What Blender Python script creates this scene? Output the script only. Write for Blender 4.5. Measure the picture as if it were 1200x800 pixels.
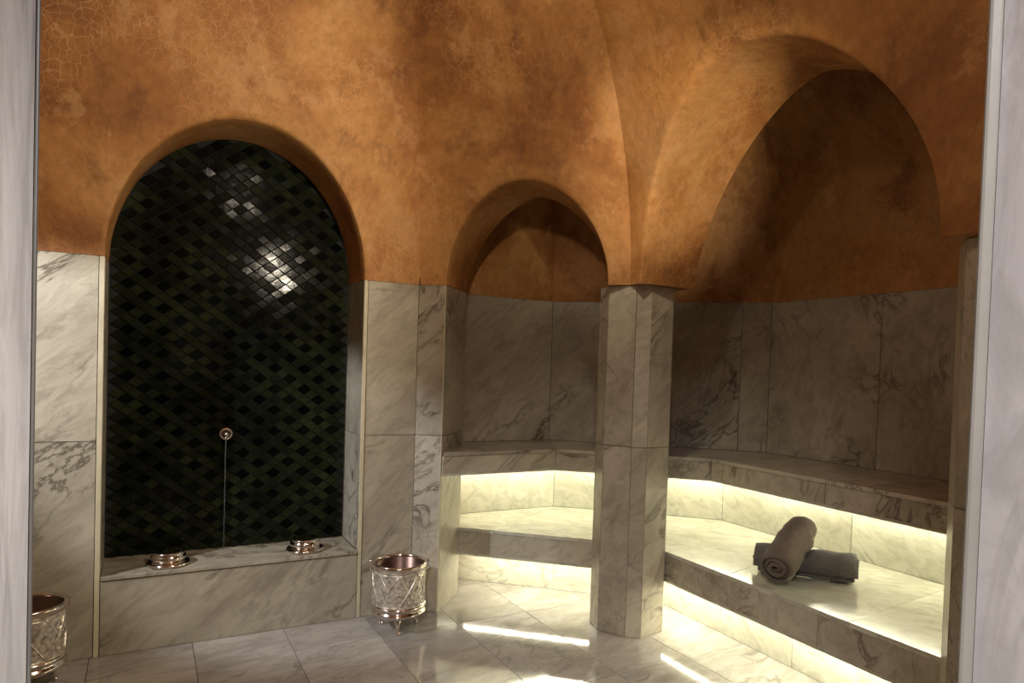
import bpy, bmesh, math, random
from mathutils import Vector, Matrix, noise
random.seed(7)
SC = bpy.context.scene
for o_ in list(bpy.data.objects): bpy.data.objects.remove(o_)
COL = SC.collection

# ------------------------------------------------------------------ camera
F, ROLL, PITCH, CY = 785.2, math.radians(1.798), math.radians(1.334), 448.9
cam_d = bpy.data.cameras.new('camera'); cam = bpy.data.objects.new('camera', cam_d); COL.objects.link(cam)
fw = Vector((0, math.cos(PITCH), -math.sin(PITCH))); up0 = Vector((0, math.sin(PITCH), math.cos(PITCH))); rt0 = Vector((1, 0, 0))
rt = rt0*math.cos(ROLL) + up0*math.sin(ROLL); up = up0*math.cos(ROLL) - rt0*math.sin(ROLL)
cam.matrix_world = Matrix(((rt.x, up.x, -fw.x, 0), (rt.y, up.y, -fw.y, 0), (rt.z, up.z, -fw.z, 1.5), (0, 0, 0, 1)))
cam_d.sensor_width = 36; cam_d.lens = F/1200*36; cam_d.shift_y = (CY-400)/1200; cam_d.clip_start = .02
SC.camera = cam
# ------------------------------------------------------------------ world, lights, exposure
w = bpy.data.worlds.new('world'); SC.world = w; w.use_nodes = True
w.node_tree.nodes['Background'].inputs[0].default_value = (.9, .8, .7, 1)
w.node_tree.nodes['Background'].inputs[1].default_value = .02
SC.view_settings.view_transform = 'Standard'; SC.view_settings.look = 'None'
SC.view_settings.exposure = 0; SC.view_settings.gamma = 1; SC.view_settings.use_curve_mapping = False
def area(name, loc, target, size, power, color, spread=180):
    l = bpy.data.lights.new(name, 'AREA'); l.shape = 'DISK'; l.size = size; l.energy = power; l.color = color; l.spread = math.radians(spread)
    o = bpy.data.objects.new(name, l); COL.objects.link(o); o.location = loc
    o.rotation_euler = (Vector(target)-Vector(loc)).to_track_quat('-Z', 'Y').to_euler(); return o
def spot(name, loc, target, power, color, angle, blend=.8, radius=.05):
    l = bpy.data.lights.new(name, 'SPOT'); l.energy = power; l.color = color; l.spot_size = math.radians(angle); l.spot_blend = blend; l.shadow_soft_size = radius
    o = bpy.data.objects.new(name, l); COL.objects.link(o); o.location = loc
    o.rotation_euler = (Vector(target)-Vector(loc)).to_track_quat('-Z', 'Y').to_euler(); return o
spot('wall_spot', (.15, 1.9, 2.4), (-2.2, 3.1, 2.1), 118, (1, .87, .68), 106, .6)
spot('column_fill', (.38, 2.85, 2.95), (.68, 3.8, 1.1), 34, (1, .90, .72), 74, .8)  # added steep fill with no fixture, brightens the column
spot('dome_upwash_fill', (-.3, 1.25, 2.75), (.0, 3.9, 3.25), 62, (1, .84, .62), 64, .8)  # invented up-wash, lifts the dome and the upper back plaster
spot('arch_fill', (.95, 1.45, 2.4), (.86, 3.9, 2.72), 135, (1, .84, .62), 34, .8)  # added fill to brighten the big arch soffit, no known source
spot('side_spot', (-3.0, 1.75, 2.6), (-1.5, 3.75, .85), 300, (.92, .95, 1.0), 37, .5, .03)
pf = bpy.data.lights.new('dome_fill', 'POINT'); pf.energy = 15; pf.color = (1, .88, .70); pf.shadow_soft_size = .07  # soft fill added for the whole room, not a dome fitting
pfo = bpy.data.objects.new('dome_fill', pf); COL.objects.link(pfo); pfo.location = (-.1, 1.75, 3.05)
area('passage_lamp', (-.14, -.5, 2.45), (.10, .5, .85), .30, 30, (1.0, .95, .94), 95)
LED_COL = (1.0, .97, .74); LED_POW = 155.0

# ------------------------------------------------------------------ materials
def newmat(name):
    m = bpy.data.materials.new(name); m.use_nodes = True
    nt = m.node_tree; b = nt.nodes['Principled BSDF']; return m, nt, b
def N(nt, typ, **kw):
    n = nt.nodes.new(typ)
    for k_, v in kw.items():
        if k_.startswith('i_'): n.inputs[int(k_[2:]) if k_[2:].isdigit() else k_[2:].replace('_', ' ')].default_value = v
        else: setattr(n, k_, v)
    return n
def ramp(nt, src, stops, interp='LINEAR'):
    r = nt.nodes.new('ShaderNodeValToRGB'); r.color_ramp.interpolation = interp
    e = r.color_ramp.elements
    while len(e) < len(stops): e.new(.5)
    for el, (p, c) in zip(e, stops):
        el.position = p; el.color = (c if isinstance(c, tuple) else (c, c, c))[:3] + (1,)
    nt.links.new(src, r.inputs[0]); return r.outputs[0]
def mix(nt, fac, a, b, mode='MIX'):
    m = nt.nodes.new('ShaderNodeMix'); m.data_type = 'RGBA'; m.blend_type = mode
    for s, v in ((m.inputs[0], fac), (m.inputs[6], a), (m.inputs[7], b)):
        if hasattr(v, 'is_linked'): nt.links.new(v, s)
        else: s.default_value = v if isinstance(v, float) else tuple(v)[:3]+(1,)
    return m.outputs[2]
def marble(name, base, dark, vein, rough=.3, scale=1.0, rot=(.3, .5, .6), stretch=(1, 1, .35), veins=.6, bump=0.0, coat=0.0):
    m, nt, b = newmat(name)
    tc = N(nt, 'ShaderNodeTexCoord'); oi = N(nt, 'ShaderNodeObjectInfo')
    va = N(nt, 'ShaderNodeVectorMath', operation='MULTIPLY_ADD'); cv = N(nt, 'ShaderNodeCombineXYZ')
    for i in range(3): nt.links.new(oi.outputs['Random'], cv.inputs[i])
    nt.links.new(cv.outputs[0], va.inputs[0]); va.inputs[1].default_value = (17, 31, 23); nt.links.new(tc.outputs['Object'], va.inputs[2])
    m0 = N(nt, 'ShaderNodeMapping'); m0.inputs['Rotation'].default_value = rot; nt.links.new(va.outputs[0], m0.inputs[0])
    mp = N(nt, 'ShaderNodeMapping'); mp.inputs['Scale'].default_value = tuple(scale*s for s in stretch)
    nt.links.new(m0.outputs[0], mp.inputs[0])
    n1 = N(nt, 'ShaderNodeTexNoise', i_Scale=1.6, i_Detail=8.0, i_Roughness=.6, i_Distortion=.6)
    n2 = N(nt, 'ShaderNodeTexNoise', i_Scale=2.6, i_Detail=6.0, i_Roughness=.6, i_Distortion=.7)
    n3 = N(nt, 'ShaderNodeTexNoise', i_Scale=1.4, i_Detail=4.0, i_Roughness=.5, i_Distortion=.4)
    n4 = N(nt, 'ShaderNodeTexNoise', i_Scale=9.0, i_Detail=6.0, i_Roughness=.7, i_Distortion=1.0)
    for n in (n1, n2, n3, n4): nt.links.new(mp.outputs[0], n.inputs['Vector'])
    cloud = ramp(nt, n1.outputs[0], [(.34, 0.), (.68, 1.)])
    c = mix(nt, cloud, dark, base)
    line = ramp(nt, n2.outputs[0], [(.47, 0.), (.497, 1.), (.503, 1.), (.525, 0.)])
    mask = ramp(nt, n3.outputs[0], [(.45, 0.), (.62, 1.)])
    mm = N(nt, 'ShaderNodeMath', operation='MULTIPLY'); nt.links.new(line, mm.inputs[0]); nt.links.new(mask, mm.inputs[1])
    mv = N(nt, 'ShaderNodeMath', operation='MULTIPLY', i_1=veins); nt.links.new(mm.outputs[0], mv.inputs[0])
    c = mix(nt, mv.outputs[0], c, vein)
    fine = ramp(nt, n4.outputs[0], [(.40, (.80, .79, .78)), (.56, (1., 1., 1.))])
    c = mix(nt, 1.0, c, fine, 'MULTIPLY')
    tint = N(nt, 'ShaderNodeMapRange', i_3=.88, i_4=1.08); nt.links.new(oi.outputs['Random'], tint.inputs[0])
    hs = N(nt, 'ShaderNodeHueSaturation'); nt.links.new(c, hs.inputs['Color']); nt.links.new(tint.outputs[0], hs.inputs['Value'])
    nt.links.new(hs.outputs[0], b.inputs['Base Color'])
    b.inputs['Roughness'].default_value = rough
    if bump:
        bp = N(nt, 'ShaderNodeBump', i_Strength=bump, i_Distance=.004); nt.links.new(n1.outputs[0], bp.inputs['Height']); nt.links.new(bp.outputs[0], b.inputs['Normal'])
    return m
M = {}
M['wall_marble'] = marble('wall_marble', (.55, .505, .40), (.36, .32, .245), (.15, .125, .09), .30, 1.5, (.35, -.85, .3), (1, 1, .30), .95)
M['seat_marble'] = marble('seat_marble', (.62, .61, .50), (.47, .45, .36), (.24, .22, .17), .14, 1.3, (.9, .9, .3), (1, 1, .4), .5)
M['floor_marble'] = marble('floor_marble', (.52, .48, .43), (.30, .275, .25), (.17, .15, .13), .07, 1.3, (.1, .2, .9), (1, .4, 1), .6, .04)
M['jamb_marble'] = marble('jamb_marble', (.62, .59, .55), (.36, .34, .325), (.20, .19, .19), .35, 1.6, (.0, .06, .0), (3.2, 3.2, .16), .45)
M['pale_marble'] = marble('pale_marble', (.66, .63, .63), (.50, .48, .49), (.26, .24, .25), .35, 1.1, (.5, .4, .3), (1, 1, .6), .5)
def plaster(name):
    m, nt, b = newmat(name)
    tc = N(nt, 'ShaderNodeTexCoord')
    mp = N(nt, 'ShaderNodeMapping'); mp.inputs['Scale'].default_value = (1, 1, .8); nt.links.new(tc.outputs['Object'], mp.inputs[0])
    big = N(nt, 'ShaderNodeTexNoise', i_Scale=1.5, i_Detail=9.0, i_Roughness=.62, i_Distortion=.5)
    pat = N(nt, 'ShaderNodeTexNoise', i_Scale=2.3, i_Detail=12.0, i_Roughness=.72, i_Distortion=.3)
    fin = N(nt, 'ShaderNodeTexNoise', i_Scale=22.0, i_Detail=8.0, i_Roughness=.7)
    msk = N(nt, 'ShaderNodeTexNoise', i_Scale=1.9, i_Detail=3.0, i_Roughness=.5)
    dis = N(nt, 'ShaderNodeTexNoise', i_Scale=9.0, i_Detail=3.0)
    for n in (big, pat, fin, msk, dis): nt.links.new(mp.outputs[0], n.inputs['Vector'])
    va = N(nt, 'ShaderNodeVectorMath', operation='MULTIPLY_ADD'); nt.links.new(dis.outputs['Color'], va.inputs[0]); va.inputs[1].default_value = (.06, .06, .06); nt.links.new(mp.outputs[0], va.inputs[2])
    vor = N(nt, 'ShaderNodeTexVoronoi', feature='DISTANCE_TO_EDGE', i_Scale=24.0); nt.links.new(va.outputs[0], vor.inputs['Vector'])
    c = ramp(nt, big.outputs[0], [(.32, (.235, .092, .026)), (.44, (.38, .160, .046)), (.55, (.50, .245, .078)), (.68, (.52, .285, .115))])
    patm = ramp(nt, pat.outputs[0], [(.545, 0.), (.59, .45), (.70, .7)])
    c = mix(nt, patm, c, (.60, .33, .135))
    dk = ramp(nt, pat.outputs[0], [(.36, .7), (.46, 0.)])
    c = mix(nt, dk, c, (.20, .078, .026))
    fc = ramp(nt, fin.outputs[0], [(.35, (.82, .80, .78)), (.6, (1.05, 1.05, 1.05))])
    c = mix(nt, 1.0, c, fc, 'MULTIPLY')
    cr = ramp(nt, vor.outputs[0], [(.0, 1.), (.045, 0.)])
    mk = ramp(nt, msk.outputs[0], [(.52, 0.), (.62, .5)])
    mm = N(nt, 'ShaderNodeMath', operation='MULTIPLY'); nt.links.new(cr, mm.inputs[0]); nt.links.new(mk, mm.inputs[1])
    c = mix(nt, mm.outputs[0], c, (.66, .38, .18))
    nt.links.new(c, b.inputs['Base Color']); b.inputs['Roughness'].default_value = .62
    b.inputs['Specular IOR Level'].default_value = .3
    ad = N(nt, 'ShaderNodeMath', operation='MULTIPLY_ADD', i_1=.5); nt.links.new(mm.outputs[0], ad.inputs[0]); nt.links.new(fin.outputs[0], ad.inputs[2])
    ad2 = N(nt, 'ShaderNodeMath', operation='MULTIPLY_ADD', i_1=2.0); nt.links.new(big.outputs[0], ad2.inputs[0]); nt.links.new(ad.outputs[0], ad2.inputs[2])
    bp = N(nt, 'ShaderNodeBump', i_Strength=.35, i_Distance=.012); nt.links.new(ad2.outputs[0], bp.inputs['Height']); nt.links.new(bp.outputs[0], b.inputs['Normal'])
    return m
M['plaster'] = plaster('tadelakt_plaster')
def simple(name, col, rough=.5, metal=0., noise_amt=0., nscale=8., emis=None, es=0., bump=0.):
    m, nt, b = newmat(name)
    b.inputs['Base Color'].default_value = tuple(col)+(1,); b.inputs['Roughness'].default_value = rough; b.inputs['Metallic'].default_value = metal
    if noise_amt or bump:
        tc = N(nt, 'ShaderNodeTexCoord'); n = N(nt, 'ShaderNodeTexNoise', i_Scale=nscale, i_Detail=6.0, i_Roughness=.6); nt.links.new(tc.outputs['Object'], n.inputs['Vector'])
        c = ramp(nt, n.outputs[0], [(.3, tuple(x*(1-noise_amt) for x in col)), (.7, tuple(min(1, x*(1+noise_amt)) for x in col))]); nt.links.new(c, b.inputs['Base Color'])
        if bump:
            bp = N(nt, 'ShaderNodeBump', i_Strength=bump, i_Distance=.003); nt.links.new(n.outputs[0], bp.inputs['Height']); nt.links.new(bp.outputs[0], b.inputs['Normal'])
    if emis: b.inputs['Emission Color'].default_value = tuple(emis)+(1,); b.inputs['Emission Strength'].default_value = es
    return m
M['grout'] = simple('grout', (.30, .26, .20), .8, 0, .2)
M['floor_grout'] = simple('floor_grout', (.16, .14, .12), .6, 0, .2)
M['edge'] = simple('edge_marble', (.60, .54, .38), .4, 0, .12)
M['trim'] = simple('jamb_edge', (.13, .12, .105), .4, 0, .15)
M['led'] = simple('led_strip', (.9, .9, .8), .5, 0, 0, 8, LED_COL, LED_POW)
M['chrome'] = simple('polished_metal', (.78, .70, .64), .13, 1., .12, 14, bump=.1)
def engraved(name, col):
    m, nt, b = newmat(name)
    tc = N(nt, 'ShaderNodeTexCoord'); v = N(nt, 'ShaderNodeTexVoronoi', feature='SMOOTH_F1', i_Scale=62.0); nt.links.new(tc.outputs['Object'], v.inputs['Vector'])
    n = N(nt, 'ShaderNodeTexNoise', i_Scale=90.0, i_Detail=3.0); nt.links.new(tc.outputs['Object'], n.inputs['Vector'])
    c = ramp(nt, v.outputs[0], [(.25, col), (.75, tuple(x*.45 for x in col))]); nt.links.new(c, b.inputs['Base Color'])
    ad = N(nt, 'ShaderNodeMath', operation='MULTIPLY_ADD', i_1=.5); nt.links.new(n.outputs[0], ad.inputs[0]); nt.links.new(v.outputs[0], ad.inputs[2])
    bp = N(nt, 'ShaderNodeBump', i_Strength=.6, i_Distance=.003, invert=True); nt.links.new(ad.outputs[0], bp.inputs['Height']); nt.links.new(bp.outputs[0], b.inputs['Normal'])
    b.inputs['Metallic'].default_value = .7; b.inputs['Roughness'].default_value = .26
    return m
M['engraved'] = engraved('engraved_metal', (.92, .86, .74))
M['dark_metal'] = simple('dark_reddish_metal', (.16, .10, .085), .3, .9, .3, 10)  # darker reddish metal for bucket insides and spout throat
def zellige(name, a, b_, island):
    m, nt, b = newmat(name)
    if island: g = N(nt, 'ShaderNodeNewGeometry'); src = g.outputs['Random Per Island']
    else: g = N(nt, 'ShaderNodeObjectInfo'); src = g.outputs['Random']
    c = ramp(nt, src, [(0., a), (1., b_)])
    tc = N(nt, 'ShaderNodeTexCoord'); n = N(nt, 'ShaderNodeTexNoise', i_Scale=3.0, i_Detail=4.0); nt.links.new(tc.outputs['Object'], n.inputs['Vector'])
    c2 = ramp(nt, n.outputs[0], [(.4, (.55, .55, .5)), (.65, (1.6, 1.7, 1.3))]); c = mix(nt, 1.0, c, c2, 'MULTIPLY')
    nt.links.new(c, b.inputs['Base Color']); b.inputs['Roughness'].default_value = .12; b.inputs['Specular IOR Level'].default_value = .08
    n2 = N(nt, 'ShaderNodeTexNoise', i_Scale=40.0, i_Detail=2.0); nt.links.new(tc.outputs['Object'], n2.inputs['Vector'])
    bp = N(nt, 'ShaderNodeBump', i_Strength=.08, i_Distance=.003); nt.links.new(n2.outputs[0], bp.inputs['Height']); nt.links.new(bp.outputs[0], b.inputs['Normal'])
    return m
M['tile_dark'] = zellige('dark_green_glaze', (.0010, .0012, .0010), (.0025, .0035, .0022), False)
M['tile_green'] = zellige('green_glaze', (.0065, .0074, .005), (.0145, .0175, .0095), True)
M['tile_back'] = simple('tile_bed', (.006, .007, .005), .8)
def towelmat(name, col):
    m, nt, b = newmat(name)
    tc = N(nt, 'ShaderNodeTexCoord'); n = N(nt, 'ShaderNodeTexNoise', i_Scale=85.0, i_Detail=5.0, i_Roughness=.8); nt.links.new(tc.outputs['Object'], n.inputs['Vector'])
    n2 = N(nt, 'ShaderNodeTexNoise', i_Scale=9.0, i_Detail=4.0); nt.links.new(tc.outputs['Object'], n2.inputs['Vector'])
    c = ramp(nt, n.outputs[0], [(.35, tuple(x*.6 for x in col)), (.65, tuple(x*1.25 for x in col))])
    c = mix(nt, .5, c, ramp(nt, n2.outputs[0], [(.3, tuple(x*.7 for x in col)), (.7, tuple(x*1.2 for x in col))]))
    nt.links.new(c, b.inputs['Base Color']); b.inputs['Roughness'].default_value = .95; b.inputs['Specular IOR Level'].default_value = .1
    b.inputs['Sheen Weight'].default_value = .25
    bp = N(nt, 'ShaderNodeBump', i_Strength=1., i_Distance=.014); nt.links.new(n.outputs[0], bp.inputs['Height']); nt.links.new(bp.outputs[0], b.inputs['Normal'])
    return m
M['towel_brown'] = towelmat('brown_terry', (.20, .15, .105)); M['towel_grey'] = towelmat('grey_terry', (.20, .185, .17))

# ------------------------------------------------------------------ helpers
def link(name, me, mats, parent=None, smooth=False):
    o = bpy.data.objects.new(name, me)
    for m in (mats if isinstance(mats, (list, tuple)) else [mats]): me.materials.append(m)
    COL.objects.link(o)
    if parent: o.parent = parent; o.matrix_parent_inverse = Matrix.Translation(parent.location).inverted() if parent.rotation_euler[2] == 0 else parent.matrix_world.inverted()
    if smooth:
        for p in me.polygons: p.use_smooth = True
    return o
def mesh_py(name, vs, fs, mats, parent=None, smooth=False, matidx=None, fix=True):
    me = bpy.data.meshes.new(name); me.from_pydata([tuple(v) for v in vs], [], fs)
    if fix:
        bm = bmesh.new(); bm.from_mesh(me); bmesh.ops.recalc_face_normals(bm, faces=bm.faces); bm.to_mesh(me); bm.free()
    o = link(name, me, mats, parent, smooth)
    if matidx:
        for p, i in zip(me.polygons, matidx): p.material_index = i
    return o
def empty(name, loc=(0, 0, 0)):
    o = bpy.data.objects.new(name, None); o.location = loc; o.empty_display_size = .1; COL.objects.link(o); return o
def struct(o): o['kind'] = 'structure'; return o
def tag(o, label, cat, group=None):
    o['label'] = label; o['category'] = cat
    if group: o['group'] = group
    return o
def prism(name, poly, z0, z1, mat, parent=None, bev=.0015, dz=None):
    """convex/any polygon in plan extruded from z0 to z1, bevelled"""
    bm = bmesh.new()
    lo = [bm.verts.new((p[0], p[1], z0)) for p in poly]; hi = [bm.verts.new((p[0], p[1], z1)) for p in poly]
    bm.faces.new(lo[::-1]); bm.faces.new(hi); n = len(poly)
    for i in range(n): bm.faces.new((lo[i], lo[(i+1) % n], hi[(i+1) % n], hi[i]))
    bmesh.ops.recalc_face_normals(bm, faces=bm.faces)
    if bev: bmesh.ops.bevel(bm, geom=bm.edges[:], offset=bev, segments=1, affect='EDGES')
    me = bpy.data.meshes.new(name); bm.to_mesh(me); bm.free()
    return link(name, me, mat, parent)
def lathe_mesh(prof, seg=48, sx=1., wob=None):
    vs, fs = [], []
    for r, z in prof:
        for k in range(seg):
            a = 2*math.pi*k/seg; rr = r*(1+(wob(a, z) if wob else 0)); vs.append((rr*math.cos(a), rr*math.sin(a), z))
    for i in range(len(prof)-1):
        for k in range(seg): k2 = (k+1) % seg; fs.append((i*seg+k, i*seg+k2, (i+1)*seg+k2, (i+1)*seg+k))
    return vs, fs
def tube_mesh(pts, r, seg=8, closed=False):
    vs, fs = [], []; n = len(pts); P = [Vector(p) for p in pts]
    rr = r if isinstance(r, (list, tuple)) else [r]*n
    for i in range(n):
        a = P[(i+1) % n] if closed or i < n-1 else P[i]; b = P[i-1] if closed or i > 0 else P[i]
        d = (a-b).normalized(); u = d.cross(Vector((0, 0, 1)))
        if u.length < .05: u = d.cross(Vector((0, 1, 0)))
        u.normalize(); v = d.cross(u)
        for k in range(seg):
            t = 2*math.pi*k/seg; vs.append(P[i]+(u*math.cos(t)+v*math.sin(t))*rr[i])
    for i in range(n if closed else n-1):
        j = (i+1) % n
        for k in range(seg): k2 = (k+1) % seg; fs.append((i*seg+k, i*seg+k2, j*seg+k2, j*seg+k))
    if not closed: fs.append(tuple(range(seg))[::-1]); fs.append(tuple((n-1)*seg+k for k in range(seg)))
    return vs, fs
def merge(*ms):
    V, Fc = [], []
    for vs, fs in ms:
        b = len(V); V += [tuple(v) for v in vs]; Fc += [tuple(i+b for i in f) for f in fs]
    return V, Fc
def xf(m, mat): return [mat @ Vector(v) for v in m[0]], m[1]

# wall frames: outward normal (plan), distance; s runs along the wall to the right as seen from inside
NRM = {'1': (-.4781, .8783), '2': (.2471, .9690), '3': (.8861, .4634)}
DST = dict(W1=3.855, W2=3.803, W3=2.313, A1=4.204, A2=4.858, A3=3.668, L2=4.135, L3=2.641, U1=3.705, U2=4.322, U3=3.026,
           R1=4.324, R2=5.038, R3=3.593, T2=4.47, T3=2.90)
def nt_(p): n = Vector(NRM[p[1]]); return n, Vector((n.y, -n.x))
def wp(p, s, off=0.): n, t = nt_(p); return n*(DST[p]+off)+t*s
def sof(p, P): return Vector(P).dot(nt_(p)[1])
def isec(a, b, oa=0., ob=0.):
    na, nb = nt_(a)[0], nt_(b)[0]; da, db = DST[a]+oa, DST[b]+ob; D = na.x*nb.y-na.y*nb.x
    return Vector(((da*nb.y-db*na.y)/D, (na.x*db-nb.x*da)/D))
CEN = Vector((-.57, 2.02)); ZS, RZ = 2.0, 2.0; ZT = 3.72
def kf(z, zs=ZS, rz=RZ): return math.sqrt(max(0, 1-(max(0, z-zs)/rz)**2))
def vault(P, z, zs=ZS, rz=RZ): Q = CEN+(P-CEN)*kf(z, zs, rz); return (Q.x, Q.y, z)
H, HA, J, SL, SU = 1.983, 1.994, 1.074, .45, .976
TH = .38; ND = .34          # arch wall thickness, niche depth
c12, c23 = isec('W1', 'W2'), isec('W2', 'W3')
S12a, S12b = sof('W1', c12), sof('W2', c12); S23a, S23b = sof('W2', c23), sof('W3', c23)
W1L, W3E = -1.05, -1.07
def slab(p, s0, s1, z0, z1, parent, mat='wall_marble', off=0., th=.02, name='marble_slab', gap=.0016, bev=.0012):
    q = [wp(p, s0+gap, off), wp(p, s1-gap, off), wp(p, s1-gap, off+th), wp(p, s0+gap, off+th)]
    return prism(name, q, z0+gap, z1-gap, M[mat], parent, bev)
def jamb_slab(p, s, o0, o1, z0, z1, parent, side, mat='wall_marble', name='marble_slab'):
    # slab lining an opening; visible face at s, body on the side given
    q = [wp(p, s, o0), wp(p, s, o1), wp(p, s+.02*side, o1), wp(p, s+.02*side, o0)]
    return prism(name, q, z0+.0016, z1-.0016, M[mat], parent, .0012)

# ------------------------------------------------------------------ structure: floor
fl = struct(mesh_py('floor', [(-4, -3, -.012), (4, -3, -.012), (4, 6.5, -.012), (-4, 6.5, -.012), (-4, -3, -.1), (4, -3, -.1), (4, 6.5, -.1), (-4, 6.5, -.1)],
     [(0, 1, 2, 3), (4, 5, 6, 7), (0, 1, 5, 4), (1, 2, 6, 5), (2, 3, 7, 6), (3, 0, 4, 7)], M['floor_grout']))
n1, t1 = nt_('W1')
for i in range(-3, 10):
    for j in range(-3, 4):
        s0 = .69+.46*i; b0 = 3.53+.92*(j-1)+(0 if i % 2 else 0)
        c = n1*(b0+.46)+t1*(s0+.23)
        if not (-3.3 < c.x < 3.4 and -.6 < c.y < 5.3): continue
        g = .0012
        q = [n1*(b0+g)+t1*(s0+g), n1*(b0+g)+t1*(s0+.46-g), n1*(b0+.92-g)+t1*(s0+.46-g), n1*(b0+.92-g)+t1*(s0+g)]
        prism('floor_tile', q, -.010, 0, M['floor_marble'], fl, .0010)

# ------------------------------------------------------------------ structure: plaster walls with arches
def ell(x, a, b, n=2.1): return b*max(0, 1-abs(x/a)**n)**(1/n)
def deep(p, s, off, z, th):
    # the room face follows the dome, the far face of the wall stands upright
    a_ = Vector(vault(wp(p, s, off), z)); q_ = wp(p, s, off); f = min(1, off/th)
    return tuple(a_.lerp(Vector((q_.x, q_.y, z)), f))
def arch_wall(name, p, sL, sR, cx, a, b, th, solid_back=True, nexp=2.1, nb=2.0, bb=None, sLb=None, sRb=None):
    """plaster above the marble: front face with an elliptical opening springing at H, its soffit and undersides"""
    V, Fc = [], []; cache = {}
    def v(s, off, z):
        key = (round(s, 5), round(off, 5), round(z, 5))
        if key not in cache: cache[key] = len(V); V.append(deep(p, s, off, z, th))
        return cache[key]
    r = .016; NA = 44
    th_ = [math.pi*(1-i/NA) for i in range(NA+1)]
    def ring(da, off):    # opening outline enlarged by da at depth off
        out = []
        for t in th_:
            g_ = min(1, off/th); ne = nexp+(nb-nexp)*g_; b2 = b+((bb or b)-b)*g_
            x = math.cos(t)*(a+da); z = ell(x*a/(a+da), a, b2, ne)*(1+da/b) if abs(t) > 1e-6 and abs(t-math.pi) > 1e-6 else 0
            out.append((cx+x, off, H+z))
        return out
    R0 = ring(r, 0.); R1 = ring(r*.3, r*.3); R2 = ring(0, r)
    # the face: columns above the ring
    NR = 26
    cols = [[(s, 0., H+(ZT-H)*(j/NR)) for j in range(NR+1)] for s in [sL+(R0[0][0]-sL)*i/8 for i in range(9)]]
    for (s, o_, z) in R0: cols.append([(s, 0., z+(ZT-z)*(j/NR)) for j in range(NR+1)])
    cols += [[(s, 0., H+(ZT-H)*(j/NR)) for j in range(NR+1)] for s in [R0[-1][0]+(sR-R0[-1][0])*i/4 for i in range(5)]]
    for A, B in zip(cols[:-1], cols[1:]):
        if abs(A[0][0]-B[0][0]) < 1e-6 and abs(A[0][2]-B[0][2]) < 1e-6: continue
        for j in range(NR):
            f = [v(*A[j]), v(*B[j]), v(*B[j+1]), v(*A[j+1])]; Fc.append(tuple(dict.fromkeys(f)))
    rings = [R0, R1, R2]+[ring(0, r+(th-r)*k/6) for k in range(1, 7)]
    for A, B in zip(rings[:-1], rings[1:]):
        for i in range(NA):
            Fc.append((v(*A[i]), v(*A[i+1]), v(*B[i+1]), v(*B[i])))
    if solid_back:  # rear face above the opening
        Rb = rings[-1]
        colb = [[(s, th, H+(ZT-H)*(j/8)) for j in range(9)] for s in (sLb or sL, Rb[0][0])]+[[(s, th, z+(ZT-z)*(j/8)) for j in range(9)] for (s, o_, z) in Rb]+[[(s, th, H+(ZT-H)*(j/8)) for j in range(9)] for s in (Rb[-1][0]+.001, sRb or sR)]
        for A, B in zip(colb[:-1], colb[1:]):
            for j in range(8): Fc.append(tuple(dict.fromkeys([v(*A[j]), v(*B[j]), v(*B[j+1]), v(*A[j+1])])))
    Fc = [f for f in Fc if len(f) > 2]
    return V, Fc
def flatpoly(pts, z): return [(p[0], p[1], z) for p in pts], [tuple(range(len(pts)))]
def boxpart(p, s0, s1, o0, o1, z0, z1):
    q = [wp(p, s0, o0), wp(p, s1, o0), wp(p, s1, o1), wp(p, s0, o1)]
    return [(a.x, a.y, z) for z in (z0, z1) for a in q], [(0, 3, 2, 1), (4, 5, 6, 7), (0, 1, 5, 4), (1, 2, 6, 5), (2, 3, 7, 6), (3, 0, 4, 7)]
def wallobj(name, pl, gr):
    V, Fc = merge(pl, gr); me = [0]*len(pl[1])+[1]*len(gr[1])
    o = mesh_py(name, V, Fc, [M['plaster'], M['grout']], None, False, me, fix=False)
    bm = bmesh.new(); bm.from_mesh(o.data); bmesh.ops.remove_doubles(bm, verts=bm.verts, dist=1e-5)
    bmesh.ops.recalc_face_normals(bm, faces=bm.faces)
    for f in bm.faces:
        f.smooth = f.material_index == 0
    for e in bm.edges:
        if len(e.link_faces) == 2 and e.calc_face_angle(0) > math.radians(38): e.smooth = False
    bm.to_mesh(o.data); bm.free()
    return struct(o)
NLs, NRs = -.19, 1.10        # niche jambs
NC, NA_, NB = (NLs+NRs)/2, (NRs-NLs)/2, .75
SAL, SAR = -1.393, -.433     # small arch
BAL, BAR = -2.932, -1.354    # big arch
# left wall with the fountain niche
capL = flatpoly([wp('W1', W1L), wp('W1', NLs), wp('W1', NLs, ND), wp('W1', W1L, ND)], H)
pl = merge(arch_wall('x', 'W1', W1L, S12a, NC, NA_, NB, ND, False, 2.1, 2.0, .775), capL)
gr = merge(boxpart('W1', W1L, NLs-.021, .0205, .36, 0, H-.001), boxpart('W1', NRs+.021, S12a-.01, .0205, .36, 0, H-.001),
           boxpart('W1', NLs-.02, NRs+.02, ND+.025, ND+.09, .0, 2.9))
wl = wallobj('wall_left', pl, gr)
slab('W1', W1L, -.62, 0, J, wl); slab('W1', W1L, -.62, J, H, wl)
slab('W1', -.62, NLs-.0262, 0, J, wl); slab('W1', -.62, NLs-.0262, J, H, wl)
slab('W1', NRs+.0242, S12a+.001, 0, J, wl); slab('W1', NRs+.0242, S12a+.001, J, H, wl)
slab('W1', NLs-.026, NLs-.0005, 0, H, wl, 'edge', -.004, .022, 'edge_trim'); slab('W1', NRs+.0005, NRs+.024, 0, H, wl, 'edge', -.004, .022, 'edge_trim')
for sd, s in ((-1, NLs), (1, NRs)):
    jamb_slab('W1', s, .004, ND, .40, J, wl, sd); jamb_slab('W1', s, .004, ND, J, H-.002, wl, sd)
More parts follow.
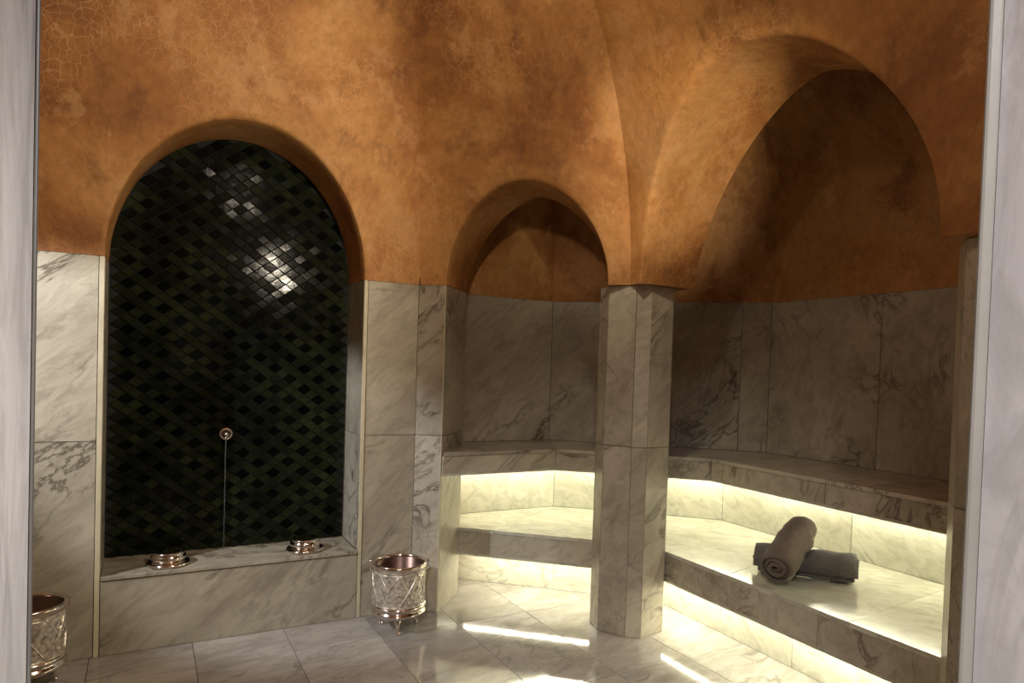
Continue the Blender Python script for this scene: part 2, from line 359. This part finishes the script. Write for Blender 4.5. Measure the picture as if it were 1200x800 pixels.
slab('W1', NLs, NRs, .378, .400, wl, 'wall_marble', -.008, ND+.008, 'sill_slab')
slab('W1', NLs, NRs, 0, .375, wl, 'wall_marble', -.002, .02, 'front_panel')
# green tiled back of the niche
V, Fc = [], []
P0 = wp('W1', NC, ND+.024); pts = [(NLs-.0, .40)]+[(NC+NA_*math.cos(math.pi*(1-i/24)), H+ell(NA_*math.cos(math.pi*(1-i/24)), NA_, .79, 2.0)) for i in range(25)]+[(NRs, .40)]
V = [(*wp('W1', s, ND+.020), z) for s, z in pts]; panel = mesh_py('tile_panel', V, [tuple(range(len(V)))], M['tile_back'], wl)
# lattice of zellige: cell vectors u=(.09,.062), v=(.09,-.062)
U_, V_ = Vector((.086, .063)), Vector((.086, -.063))
def inside(s, z, m=.0):
    if not (NLs+m < s < NRs-m) or z < .40+m: return False
    return z < H or (z-H) < ell(s-NC, NA_-m, .78-m, 2.0) 
ntile = 0; LV, LF = [], []
def clipc(s, z):
    s = min(max(s, NLs+.001), NRs-.001); z = max(z, .402)
    if z > H: z = min(z, H+ell(s-NC, NA_-.001, .785, 2.0))
    return s, z
def tilegeo(quad, depth, lift, tilt, rnd):
    c = sum((Vector(q_) for q_ in quad), Vector((0, 0)))/4
    front, back, mid = [], [], []
    tx, tz = rnd.uniform(-tilt, tilt), rnd.uniform(-tilt, tilt)
    for q_ in quad:
        q2 = Vector(clipc(*(c+(Vector(q_)-c)*.86))); qb = Vector(clipc(*(c+(Vector(q_)-c)*.95)))
        o = ND+.02-lift+(q2.x-c.x)*tx+(q2.y-c.y)*tz
        front.append((*wp('W1', q2.x, o), q2.y)); back.append((*wp('W1', qb.x, ND+.02-.0005-lift*.35), qb.y))
    vs = front+back; fs = [(0, 1, 2, 3)]+[(i, (i+1) % 4, 4+(i+1) % 4, 4+i) for i in range(4)]
    return vs, fs
rnd = random.Random(3)
def uv(i, j): return Vector((NC, 1.2))+U_*i+V_*j
for i in range(-26, 27):
    for j in range(-26, 27):
        d = .54
        cc = uv(i+d/2, j+d/2)
        if inside(cc.x, cc.y, .012):
            m = tilegeo([uv(i, j), uv(i+d, j), uv(i+d, j+d), uv(i, j+d)], 0, .004, .02, rnd)
            if ntile < 300: mesh_py('diamond_tile', m[0], m[1], M['tile_dark'], panel); ntile += 1
        for (a0, a1, b0, b1) in ((d, 1, 0, d), (0, d, d, 1), (d, 1, d, 1)):
            cc = uv(i+(a0+a1)/2, j+(b0+b1)/2)
            if inside(cc.x, cc.y, .01):
                m = tilegeo([uv(i+a0, j+b0), uv(i+a1, j+b0), uv(i+a1, j+b1), uv(i+a0, j+b1)], 0, .010, .035, rnd)
                b = len(LV); LV += m[0]; LF += [tuple(k+b for k in f) for f in m[1]]
lat = mesh_py('lattice_tile', LV, LF, M['tile_green'], panel); lat['kind'] = 'stuff'

# back wall with the small arch
pl = merge(arch_wall('x', 'W2', S12b, S23a, (SAL+SAR)/2, (SAR-SAL)/2, .587, TH, True, 2.0, 1.68, .60, None, sof('W2', isec('W2', 'W3', TH, TH))),
           flatpoly([wp('W2', S12b), wp('W2', SAL), wp('W2', SAL, TH), wp('W2', S12b, TH)], H))
gr = boxpart('W2', S12b+.012, SAL-.0205, .0205, TH-.001, 0, H-.001)
wb = wallobj('wall_back', pl, gr)
slab('W2', S12b-.001, SAL-.004, 0, J, wb); slab('W2', S12b-.001, SAL-.004, J, H, wb)
jamb_slab('W2', SAL, .003, TH, 0, J, wb, -1); jamb_slab('W2', SAL, .003, TH, J, H-.002, wb, -1)
slab('W2', SAL-.010, SAL-.001, 0, H, wb, 'edge', -.002, .006, 'edge_trim')
# right wall with the big arch, and the underside of the pier between both
pier = [wp('W2', SAR), c23, wp('W3', BAL), wp('W3', BAL, TH), isec('W2', 'W3', TH, TH), wp('W2', SAR, TH)]
pl = merge(arch_wall('x', 'W3', S23b, W3E, (BAL+BAR)/2, (BAR-BAL)/2, .905, TH, True, 2.1, 1.62, .93, sof('W3', isec('W2', 'W3', TH, TH)), None), flatpoly(pier, H),
           flatpoly([wp('W3', BAR), wp('W3', W3E), wp('W3', W3E, TH), wp('W3', BAR, TH)], H))
gr = boxpart('W3', -1.12, W3E, .05, TH-.03, 0, H-.001)
wr = wallobj('wall_right', pl, gr)
def clad(parent, poly, z0, z1, closed=True, mat='wall_marble', name='marble_slab'):
    n = len(poly); P = [Vector(p) for p in poly]; cen = sum(P, Vector((0, 0)))/n
    for i in range(n if closed else n-1):
        a, b = P[i], P[(i+1) % n]; t = (b-a).normalized(); nn = Vector((t.y, -t.x))
        if nn.dot((a+b)/2-cen) < 0: nn = -nn
        g = .0008
        q = [a+t*g, b-t*g, b-t*.012-nn*.018, a+t*.012-nn*.018]
        if (b-a).length < .035: q = [a+t*g, b-t*g, b-t*.005-nn*.018, a+t*.005-nn*.018]
        prism(name, q, z0+.0016, z1-.0016, M[mat], parent, .0012)
def inset(poly, d):
    P = [Vector(p) for p in poly]; c = sum(P, Vector((0, 0)))/len(P)
    return [p+(c-p).normalized()*d for p in P]
pil = [wp('W3', -1.42, TH-.01), wp('W3', -1.41, .228), wp('W3', -1.305, .075), wp('W3', -1.17, .03), wp('W3', W3E+.02, .03), wp('W3', W3E+.02, TH-.01)]
prism('pilaster_core', inset(pil, .022), 0, H-.002, M['grout'], wr, 0)
clad(wr, pil, 0, J); clad(wr, pil, J, H-.002)
# octagonal marble column
colp = [(.487, 3.96), (.520, 3.838), (.662, 3.745), (.748, 3.735), (.893, 3.842), (.925, 3.96), (.85, 4.10), (.60, 4.12)]
colp = [(x_+.018, y_) for x_, y_ in colp]
colm = tag(empty('marble_column', (.70, 3.92, 0)), 'tall faceted octagonal marble column standing between the small and the large arch', 'column')
prism('column_core', inset(colp, .022), 0, H-.002, M['grout'], colm, 0)
clad(colm, colp, 0, J); clad(colm, colp, J, H-.001)

# ------------------------------------------------------------------ unseen room sides, dome, passage
c81, c34 = wp('W1', W1L), wp('W3', W3E)
c78, c67, c45 = Vector((-3.35, 1.75)), Vector((-2.6, 1.283)), Vector((1.25, .30))
def plainwall(name, a, b, marble_h=True):
    V, Fc = [], []; NZ = 18
    zs = [H+(ZT-H)*i/NZ for i in range(NZ+1)]
    for z in zs: V += [vault(a, z), vault(b, z)]
    for i in range(NZ): Fc.append((2*i, 2*i+1, 2*i+3, 2*i+2))
    t = (b-a).normalized(); nn = Vector((t.y, -t.x)); nn = nn if nn.dot((a+b)/2-CEN) > 0 else -nn
    o = struct(mesh_py(name, V, Fc, M['plaster']))
    q = [a, b, b+nn*.03, a+nn*.03]
    if marble_h: prism('marble_slab', q, 0, J-.002, M['wall_marble'], o); prism('marble_slab', q, J, H, M['wall_marble'], o)
    return o
plainwall('wall_side_left', c81, c78); plainwall('wall_side_far_left', c78, c67); plainwall('wall_side_right', c34, c45)
V = [vault(P, ZT) for P in (c81, c12, c23, c34, c45, c67, c78)]+[(CEN.x, CEN.y, 4.0)]
V2 = [(CEN.x+(v_[0]-CEN.x)*.5, CEN.y+(v_[1]-CEN.y)*.5, 3.93) for v_ in V[:7]]
struct(mesh_py('ceiling', V+V2, [(i, (i+1) % 7, 8+(i+1) % 7, 8+i) for i in range(7)]+[(8+i, 8+(i+1) % 7, 7) for i in range(7)], M['plaster']))
# entrance wall: upper plaster, doorway with marble jambs
n2, t2 = nt_('W2'); DST['D2'] = n2.dot(Vector((0, .62)))
JL, JR, ZD = -.7150, .2300, 2.35; JT = .26
sdL, sdR = sof('D2', c67), sof('D2', c45)
V, Fc = [], []
for z in [ZD+(ZT-ZD)*i/14 for i in range(15)]: V += [vault(c67, z), vault(c45, z)]
Fc = [(2*i, 2*i+1, 2*i+3, 2*i+2) for i in range(14)]
we = struct(mesh_py('wall_entrance', V, Fc, M['plaster']))
prism('lintel', [wp('D2', sdL), wp('D2', sdR), wp('D2', sdR, -JT), wp('D2', sdL, -JT)], ZD, 2.75, M['plaster'], we, 0)
def dpr(name, s0, s1, o0, o1, z0, z1, mat, parent, bev=.0015):
    return prism(name, [wp('D2', s0, o0), wp('D2', s1, o0), wp('D2', s1, o1), wp('D2', s0, o1)], z0, z1, M[mat], parent, bev)
dr = struct(empty('door_1', tuple(wp('D2', (JL+JR)/2, -.1))+(0,)))
dpr('wall_core', sdL, JL-.03, -.001, -JT+.02, 0, ZD, 'grout', we, 0); dpr('wall_core', JR+.03, sdR, -.001, -JT+.02, 0, ZD, 'grout', we, 0)
dpr('wall_facing', sdL, JL-.03, -JT+.02, -JT, 0, ZD, 'jamb_marble', we); dpr('wall_facing', JR+.03, sdR, -JT+.02, -JT, 0, ZD, 'pale_marble', we)
dpr('jamb_slab', JL-.03, JL, 0, -JT, 0, ZD, 'jamb_marble', dr); dpr('jamb_slab', JR, JR+.03, .0, -JT, 0, ZD, 'pale_marble', dr)
dpr('edge_trim', JL-.02, JL+.0015, .004, .001, 0, ZD, 'trim', dr, .0005); dpr('edge_trim', JR-.008, JR+.02, .007, .001, 0, ZD, 'trim', dr)
# passage behind the doorway
wpas = struct(mesh_py('wall_passage', [(-2.6, 1.0, 0), (-2.6, -2.4, 0), (1.9, -2.4, 0), (1.9, .2, 0), (-2.6, 1.0, 2.75), (-2.6, -2.4, 2.75), (1.9, -2.4, 2.75), (1.9, .2, 2.75)],
     [(0, 1, 5, 4), (1, 2, 6, 5), (2, 3, 7, 6)], M['pale_marble']))
struct(mesh_py('ceiling_passage', [(-2.6, 1.0, 2.75), (-2.6, -2.4, 2.75), (1.9, -2.4, 2.75), (1.9, .2, 2.75)], [(0, 1, 2, 3)], M['pale_marble']))

# ------------------------------------------------------------------ alcove
aL = Vector((-.42, 4.56)); aLs = sof('A1', aL); a12, a23 = isec('A1', 'A2'), isec('A2', 'A3'); A3E = -1.3
def alcove_wall(name, p, s0, s1, joints):
    V, Fc = [], []; a, b = wp(p, s0), wp(p, s1); NZ, NS = 18, 6
    for i in range(NZ+1):
        z = HA+(3.65-HA)*i/NZ
        for k in range(NS+1): V.append(vault(a.lerp(b, k/NS), z, 2.35, 1.75))
    for i in range(NZ):
        for k in range(NS): c = i*(NS+1)+k; Fc.append((c, c+1, c+NS+2, c+NS+1))
    o = struct(mesh_py(name, V, Fc, M['plaster'], smooth=True))
    js = [s0]+joints+[s1]
    for u, v in zip(js[:-1], js[1:]): slab(p, u, v, SU, HA, o, th=.03)
    return o
wa1 = alcove_wall('wall_alcove_left', 'A1', aLs, sof('A1', a12), [])
wa2 = alcove_wall('wall_alcove_back', 'A2', sof('A2', a12), sof('A2', a23), [.38])
wa3 = alcove_wall('wall_alcove_right', 'A3', sof('A3', a23), A3E, [-2.446, -1.9])
endp = Vector(wp('W2', SAL, TH)); ex = Vector(wp('A3', A3E))
V = [(endp.x, endp.y, 0), (aL.x, aL.y, 0), (aL.x, aL.y, 3.7), (endp.x, endp.y, 3.7)]
struct(mesh_py('wall_alcove_end', [(*wp('W2', SAL-.001, TH), 0), (-.60, 4.62, 0), (-.60, 4.62, 3.7), (*wp('W2', SAL-.001, TH), 3.7)], [(0, 1, 2, 3)], M['plaster']))
e0 = wp('W3', W3E, TH-.02)
struct(mesh_py('wall_alcove_near', [(*e0, 0), (*(ex+Vector((.2, -.1))), 0), (*(ex+Vector((.2, -.1))), 3.7), (*e0, 3.7)], [(0, 1, 2, 3)], M['plaster']))
struct(mesh_py('ceiling_alcove', [(-1.4, 2.0, 3.66), (-1.4, 5.5, 3.66), (3.4, 5.5, 3.66), (3.4, 1., 3.66), (1.2, 1., 3.66), (.3, 3.2, 3.66)], [(0, 5, 2, 1), (5, 4, 3, 2)], M['plaster']))

# ------------------------------------------------------------------ two-step bench round the alcove
bench = tag(empty('stone_bench', (1.2, 4.2, 0)), 'two-step pale marble bench lit from beneath its edges, wrapping round the alcove behind the arches', 'bench')
E3 = -1.28   # right-hand end along direction 3
def strip(p0, p1, q0, q1, z0, z1, mat, name, bev=.0015): # quad in plan
    return prism(name, [p0, p1, q1, q0], z0, z1, M[mat], bench, bev)
def along(a, b, f): return Vector(a).lerp(Vector(b), f)
# lower seat: front line L2/L3, back to riser R1/R2/R3
l23 = isec('L2', 'L3'); l2s = wp('L2', -1.42); l3e = wp('L3', E3); r12, r23 = isec('R1', 'R2'), isec('R2', 'R3'); r1s = wp('R1', sof('R1', Vector((-.5, 4.66)))); r3e = wp('R3', E3)
TS = .022
def ins(a, b, g=.0012):
    t = (Vector(b)-Vector(a)).normalized()*g; return Vector(a)+t, Vector(b)-t
def panels(front, back, cuts, z0, z1, mat, name):
    """plan quads between two polylines (same count)"""
    for k in range(len(front)-1):
        cs = [0]+cuts[k]+[1]
        for u, v in zip(cs[:-1], cs[1:]):
            f0, f1 = along(front[k], front[k+1], u), along(front[k], front[k+1], v); b0, b1 = along(back[k], back[k+1], u), along(back[k], back[k+1], v)
            f0, f1 = ins(f0, f1); b0, b1 = ins(b0, b1); strip(f0, f1, b0, b1, z0, z1, mat, name)
fm = along(l23, l2s, .78)
panels([l2s, fm, l23, l3e], [r1s, r12, r23, r3e], [[], [], [.33, .70]], SL-TS, SL, 'seat_marble', 'seat_slab')
def offpoly(lines, d):
    segs = []
    for a, b in zip(lines[:-1], lines[1:]):
        a, b = Vector(a), Vector(b); t = (b-a).normalized(); nn = Vector((-t.y, t.x)); nn = nn if nn.dot((a+b)/2-CEN) > 0 else -nn
        segs.append((a+nn*d, b+nn*d, t, nn))
    out = [segs[0][0]]
    for A, B in zip(segs[:-1], segs[1:]):
        D = A[3].x*B[3].y-A[3].y*B[3].x; ca, cb = A[3].dot(A[0]), B[3].dot(B[0])
        out.append(Vector(((ca*B[3].y-cb*A[3].y)/D, (A[3].x*cb-B[3].x*ca)/D)))
    return out+[segs[-1][1]]
def fascia(lines, cuts, z0, z1, mat, name, set_back=.004, th=.02):
    Fo, Ba = offpoly(lines, set_back), offpoly(lines, set_back+th)
    panels(Fo, Ba, cuts, z0, z1, mat, name)
fascia([l2s, l23, l3e], [[], [.62]], .27, SL-TS-.001, 'wall_marble', 'front_panel')
panels([l2s+n2*.004, l23, l3e+Vector(NRM['3'])*.004], [l2s+n2*.33, isec('T2', 'T3'), wp('T3', E3)], [[], []], .27, .285, 'seat_marble', 'soffit_slab')
fascia([wp('T2', -1.5), isec('T2', 'T3'), wp('T3', E3)], [[.5], [.5]], 0.001, .27, 'seat_marble', 'toe_panel', 0)
# upper seat: front U1/U2/U3, back to walls
u12, u23 = isec('U1', 'U2'), isec('U2', 'U3'); u1s = wp('U1', sof('U1', Vector((-.45, 4.1)))); u3e = wp('U3', E3)
a1s = wp('A1', aLs-.05); a3e = wp('A3', E3)
us = sof('U3', u23); cut_u = (-2.2845-us)/(E3-us)
panels([u1s, u12, u23, u3e], [a1s, a12, a23, a3e], [[], [.5], [cut_u]], SU-TS, SU, 'wall_marble', 'seat_slab')
fascia([u1s, u12, u23, u3e], [[], [.5], [cut_u]], .835, SU-TS-.001, 'wall_marble', 'front_panel')
panels([u1s, u12, u23, u3e], [r1s, r12, r23, r3e], [[], [], []], .835, .85, 'seat_marble', 'soffit_slab')
rs = sof('R3', r23)
fascia([r1s, r12, r23, r3e], [[], [.55], [.45, .8]], SL+.001, .835, 'seat_marble', 'riser_panel', 0)
# warm light strips under both edges
def led(line, name='light_strip', w=.007, h=.005, z=.8):
    vs, fs = [], []
    L = [Vector(p) for p in line]
    for k in range(len(L)-1):
        a, b = L[k], L[k+1]; t = (b-a).normalized(); nn = Vector((-t.y, t.x))
        NS = 10; b0 = len(vs)
        for i in range(NS+1):
            c = a.lerp(b, i/NS)
            for (o, zz) in ((-w/2, z), (w/2, z), (w/2, z-h), (-w/2, z-h)): c2 = c+nn*o; vs.append((c2.x, c2.y, zz))
        for i in range(NS):
            for j in range(4): fs.append((b0+4*i+j, b0+4*i+(j+1) % 4, b0+4*i+4+(j+1) % 4, b0+4*i+4+j))
    return mesh_py(name, vs, fs, M['led'], bench)
def offl(p, d): DST[p+'x'] = 0; return None
DST['Y2'] = DST['L2']+.17; DST['Y3'] = DST['L3']+.15
led([wp('Y2', -1.38), isec('Y2', 'Y3'), wp('Y3', E3)], z=.269)
DST['X1'] = DST['R1']-.10; DST['X2'] = DST['R2']-.10; DST['X3'] = DST['R3']-.08
led([wp('X1', sof('X1', Vector((-.36, 4.5)))), isec('X1', 'X2'), isec('X2', 'X3'), wp('X3', E3)], z=.834)

# ------------------------------------------------------------------ metal things
def make_bucket(name, loc, rz, label):
    root = empty(name, loc); tag(root, label, 'bucket', 'engraved metal buckets by the niche'); root.rotation_euler = (0, 0, rz); bpy.context.view_layer.update()
    T = Matrix.Translation(loc) @ Matrix.Rotation(rz, 4, 'Z')
    def part(nm, m, mat, smooth=True, parent=root):
        o = mesh_py(nm, [T @ Vector(v) for v in m[0]], m[1], M[mat]); o.data.transform(T.inverted()); o.parent = parent
        for p in o.data.polygons: p.use_smooth = smooth
        return o
    R = .146
    part('body', lathe_mesh([(R-.012, .13), (R-.004, .135), (R, .145), (R, .345), (R+.001, .350)], 64), 'engraved')
    part('inner_wall', lathe_mesh([(R-.001, .372), (R-.008, .366), (R-.010, .15), (R-.03, .135), (.0005, .13)], 48), 'dark_metal')
    part('rim', lathe_mesh([(R-.006, .368), (R-.006, .378), (R, .384), (R+.006, .384), (R+.009, .378), (R+.009, .364), (R+.002, .356), (R+.001, .349), (R-.004, .349)], 64), 'chrome')
    part('base_ring', lathe_mesh([(R-.012, .155), (R+.004, .152), (R+.008, .144), (R+.004, .136), (R-.003, .132), (R-.001, .122), (R+.009, .115), (R+.010, .106), (R+.002, .100), (R-.012, .090), (R-.03, .078), (.07, .068), (.0005, .066)], 64), 'chrome')
    ms = []
    for k in range(8):      # raised diamond lattice round the body
        for sg in (-1, 1):
            pts = []
            for i in range(9):
                a = 2*math.pi*(k+sg*i/8)/8; pts.append(((R+.0015)*math.cos(a), (R+.0015)*math.sin(a), .158+.177*i/8))
            ms.append(tube_mesh(pts, .0034, 5))
    for zz in (.158, .335): ms.append(tube_mesh([((R+.0015)*math.cos(2*math.pi*i/60), (R+.0015)*math.sin(2*math.pi*i/60), zz) for i in range(60)], .003, 5, True))
    for k in range(8):      # petals inside the diamonds
        for zc, rr in ((.20, .020), (.292, .020), (.246, .026)):
            a0 = 2*math.pi*(k+(.5 if zc != .246 else 0.))/8
            ms.append(tube_mesh([((R+.001)*math.cos(a0+rr/R*.8*math.cos(t)*abs(math.cos(2*t))**.5), (R+.001)*math.sin(a0+rr/R*.8*math.cos(t)*abs(math.cos(2*t))**.5), zc+rr*math.sin(t)) for t in [2*math.pi*i/16 for i in range(16)]], .0015, 4, True))
    part('ornament', merge(*ms), 'engraved')
    for k in range(3):
        a = 2*math.pi*k/3-math.pi/2
        pts = [((.088+d)*math.cos(a), (.088+d)*math.sin(a), z) for d, z in ((-.004, .090), (.014, .066), (.024, .045), (.022, .028), (.026, .014))]
        f = part('foot', merge(tube_mesh(pts, [.026, .018, .010, .007, .009], 10), xf(lathe_mesh([(.0005, 0), (.009, .001), (.013, .009), (.009, .018), (.0005, .020)], 14), Matrix.Translation((.115*math.cos(a), .115*math.sin(a), 0)))), 'chrome')
    for sg in (-1, 1):
        part('lug', merge(xf(lathe_mesh([(.0005, -.010), (.006, -.008), (.009, 0), (.006, .008), (.0005, .011)], 12), Matrix.Translation((sg*(R+.017), 0, .385))),
             tube_mesh([(sg*(R+.008), 0, .374), (sg*(R+.016), 0, .376), (sg*(R+.019), 0, .360), (sg*(R+.015), 0, .338), (sg*(R+.006), 0, .330)], .004, 8)), 'chrome')
    part('handle', tube_mesh([((R+.015)*math.cos(t), (R+.015)*math.sin(t), .382-.012*math.sin(t)) for t in [math.pi*i/24 for i in range(25)]], .0035, 8), 'chrome')
    return root
make_bucket('metal_bucket', (-.607, 3.785, 0), .15, 'engraved metal bucket on three small feet below the marble wall, right of the niche')
make_bucket('metal_bucket', (-2.128, 2.955, 0), .35, 'engraved metal bucket half hidden behind the left door jamb, left of the niche')
def make_bowl(loc, rz, label):
    root = empty('bathing_bowl', loc); tag(root, label, 'bowl', 'metal bowls on the niche sill'); root.rotation_euler = (0, 0, rz)
    def part(nm, m, mat):
        o = mesh_py(nm, m[0], m[1], M[mat]); o.parent = root
        for p in o.data.polygons: p.use_smooth = True
    part('flange', lathe_mesh([(.0005, .001), (.09, .0), (.104, .003), (.107, .010), (.101, .017), (.090, .019), (.078, .022), (.0005, .022)], 48), 'chrome')
    part('body', lathe_mesh([(.076, .021), (.084, .028), (.087, .040), (.083, .052), (.076, .060), (.079, .064), (.076, .070), (.066, .072), (.0005, .066)], 48), 'chrome')
    return root
b1 = Vector((-1.84, 3.56)); b2 = Vector((-1.205, 3.905))
def sillpt(px_s, off): return wp('W1', px_s, off)
make_bowl((*sillpt(.115, .115), .400), 0, 'upturned polished metal bowl on the shadowed left end of the niche sill')
make_bowl((*sillpt(.825, .125), .400), .4, 'upturned polished metal bowl on the bright right end of the niche sill')
# spout in the tiles and its thin stream
sp = empty('water_spout', (*wp('W1', .405, ND+.005), 1.065)); tag(sp, 'small round metal water spout set in the green tiled niche', 'spout')
Rm = Matrix.Translation(sp.location) @ Matrix(((n1.y, 0, -n1.x, 0), (-n1.x, 0, -n1.y, 0), (0, 1, 0, 0), (0, 0, 0, 1)))
def sppart(nm, m, mat):
    o = mesh_py(nm, [Rm @ Vector(v) for v in m[0]], m[1], M[mat]); o.data.transform(Matrix.Translation(-sp.location)); o.parent = sp
    for p in o.data.polygons: p.use_smooth = True
sppart('collar', lathe_mesh([(.018, -.004), (.020, .010), (.026, .016), (.034, .014), (.037, .006), (.037, -.006)], 32), 'chrome')
sppart('nozzle', lathe_mesh([(.0005, .004), (.010, .006), (.012, .020), (.010, .040), (.006, .042), (.006, .03), (.0005, .03)], 20), 'chrome')
sppart('throat', lathe_mesh([(.0005, .000), (.019, .001)], 24), 'dark_metal')
nz = wp('W1', .402, ND-.038)
mw, ntw, bw = newmat('trickling_water'); bw.inputs['Base Color'].default_value = (.5, .55, .55, 1); bw.inputs['Roughness'].default_value = .08; bw.inputs['Transmission Weight'].default_value = .85; bw.inputs['IOR'].default_value = 1.33
st = mesh_py('water_stream', *tube_mesh([(nz.x+.0006*math.sin(i*.9), nz.y, 1.058-i*(1.058-.402)/24) for i in range(25)], [.0028-.001*i/24 for i in range(25)], 8), mw, smooth=True)
tag(st, 'thin vertical trickle of water falling from the niche spout to the sill', 'water')

# ------------------------------------------------------------------ rolled towels
def towel(name, pa, pb, R, turns, label, mat, seed, sag=.0, zscale=1.0, lip=0.35, press=None):
    """pa,pb axis ends; a cloth spiral, thick, with telescoped ends"""
    pa, pb = Vector(pa), Vector(pb); d = (pb-pa); L = d.length; d.normalize()
    side = d.cross(Vector((0, 0, 1))).normalized(); upv = side.cross(d).normalized()
    rn = random.Random(seed); NT = int(turns*26); th = R/(turns+.35)*.80; NL = 26
    def prof(u):  # spiral u 0..1 -> angle, radius of centreline
        a = u*turns*2*math.pi; r = .012+(R-.012-th/2)*(a/(turns*2*math.pi)); return a, r
    vs, fs = [], []
    ph0 = rn.uniform(0, 6)
    for iL in range(NL+1):
        f = iL/NL
        for iu in range(NT+1):
            u = iu/NT; a, r = prof(u); a2 = a-turns*2*math.pi-lip*math.pi
            # telescoping of the ends
            e0 = .014*math.sin(u*9+seed)+.02*(1-u)*.5; e1 = .012*math.sin(u*7+2*seed)
            along_ = -e0*0+(e0 if f < .5 else e1)*(abs(f-.5)*2)**6*(-1 if f < .5 else 1)*.8
            x = f*L+along_
            for sgn in (1, -1):
                rr = r+sgn*th/2*(1-.35*((abs(f-.5)*2)**12))
                if sgn == 1 and u > .7:
                    nz_ = noise.noise(Vector((math.cos(a2)*2.2, math.sin(a2)*2.2, x*14+seed*7)))
                    rr += .0065*nz_+.0055*noise.noise(Vector((math.cos(a2)*6, x*26, seed*3.)))
                else: rr += .0012*noise.noise(Vector((a2, x*20, seed)))
                rr *= 1-.05*(abs(f-.5)*2)**5
                cx, cz = rr*math.cos(a2), rr*math.sin(a2)
                cz *= zscale; cx *= 1+(1-zscale)*.5
                P = pa+d*x+side*cx+upv*(cz-sag*math.sin(math.pi*f)); vs.append(P)
    W = 2*(NT+1)
    for iL in range(NL):
        for iu in range(NT):
            for sgn in (0, 1):
                a = iL*W+iu*2+sgn; fs.append((a, a+2, a+W+2, a+W) if sgn == 0 else (a, a+W, a+W+2, a+2))
        for iu in (0, NT): a = iL*W+iu*2; fs.append((a, a+1, a+W+1, a+W))
    for iL in (0, NL):
        for iu in range(NT): a = iL*W+iu*2; fs.append((a, a+1, a+3, a+2))
    if press:      # soft cloth gives way under the towel on top and rests on the seat
        qa, qb, rq = Vector(press[0]), Vector(press[1]), press[2]*.985; dq = (qb-qa); lq = dq.length; dq.normalize()
        for i, v in enumerate(vs):
            t = (v-qa).dot(dq)
            if -.01 < t < lq+.01:
                c = qa+dq*t; e = v-c
                if e.length < rq:
                    e.normalize(); e.z = min(e.z, -.15); e.normalize(); vs[i] = c+e*rq
    for v in vs: v.z = max(v.z, SL+.0015+.0005*(v.z-SL))
    base = Vector(((pa.x+pb.x)/2, (pa.y+pb.y)/2, min(pa.z, pb.z)-R))
    o = mesh_py(name, [v-base for v in vs], fs, M[mat], smooth=True); o.location = base
    tag(o, label, 'towel', 'rolled towels on the bench'); return o
tA = towel('rolled_towel', (1.345, 3.590, SL+.083), (1.790, 3.400, SL+.083), .084, 3, 'grey rolled towel lying flat along the lower marble bench, under the other', 'towel_grey', 2, 0, .96, press=((1.330, 3.285, SL+.100), (1.60, 3.605, SL+.236), .094))
tB = towel('rolled_towel', (1.330, 3.285, SL+.100), (1.60, 3.605, SL+.236), .094, 3.2, 'brown rolled towel propped across the top of the other, spiral end towards the viewer', 'towel_brown', 5, 0, .94, lip=.28)
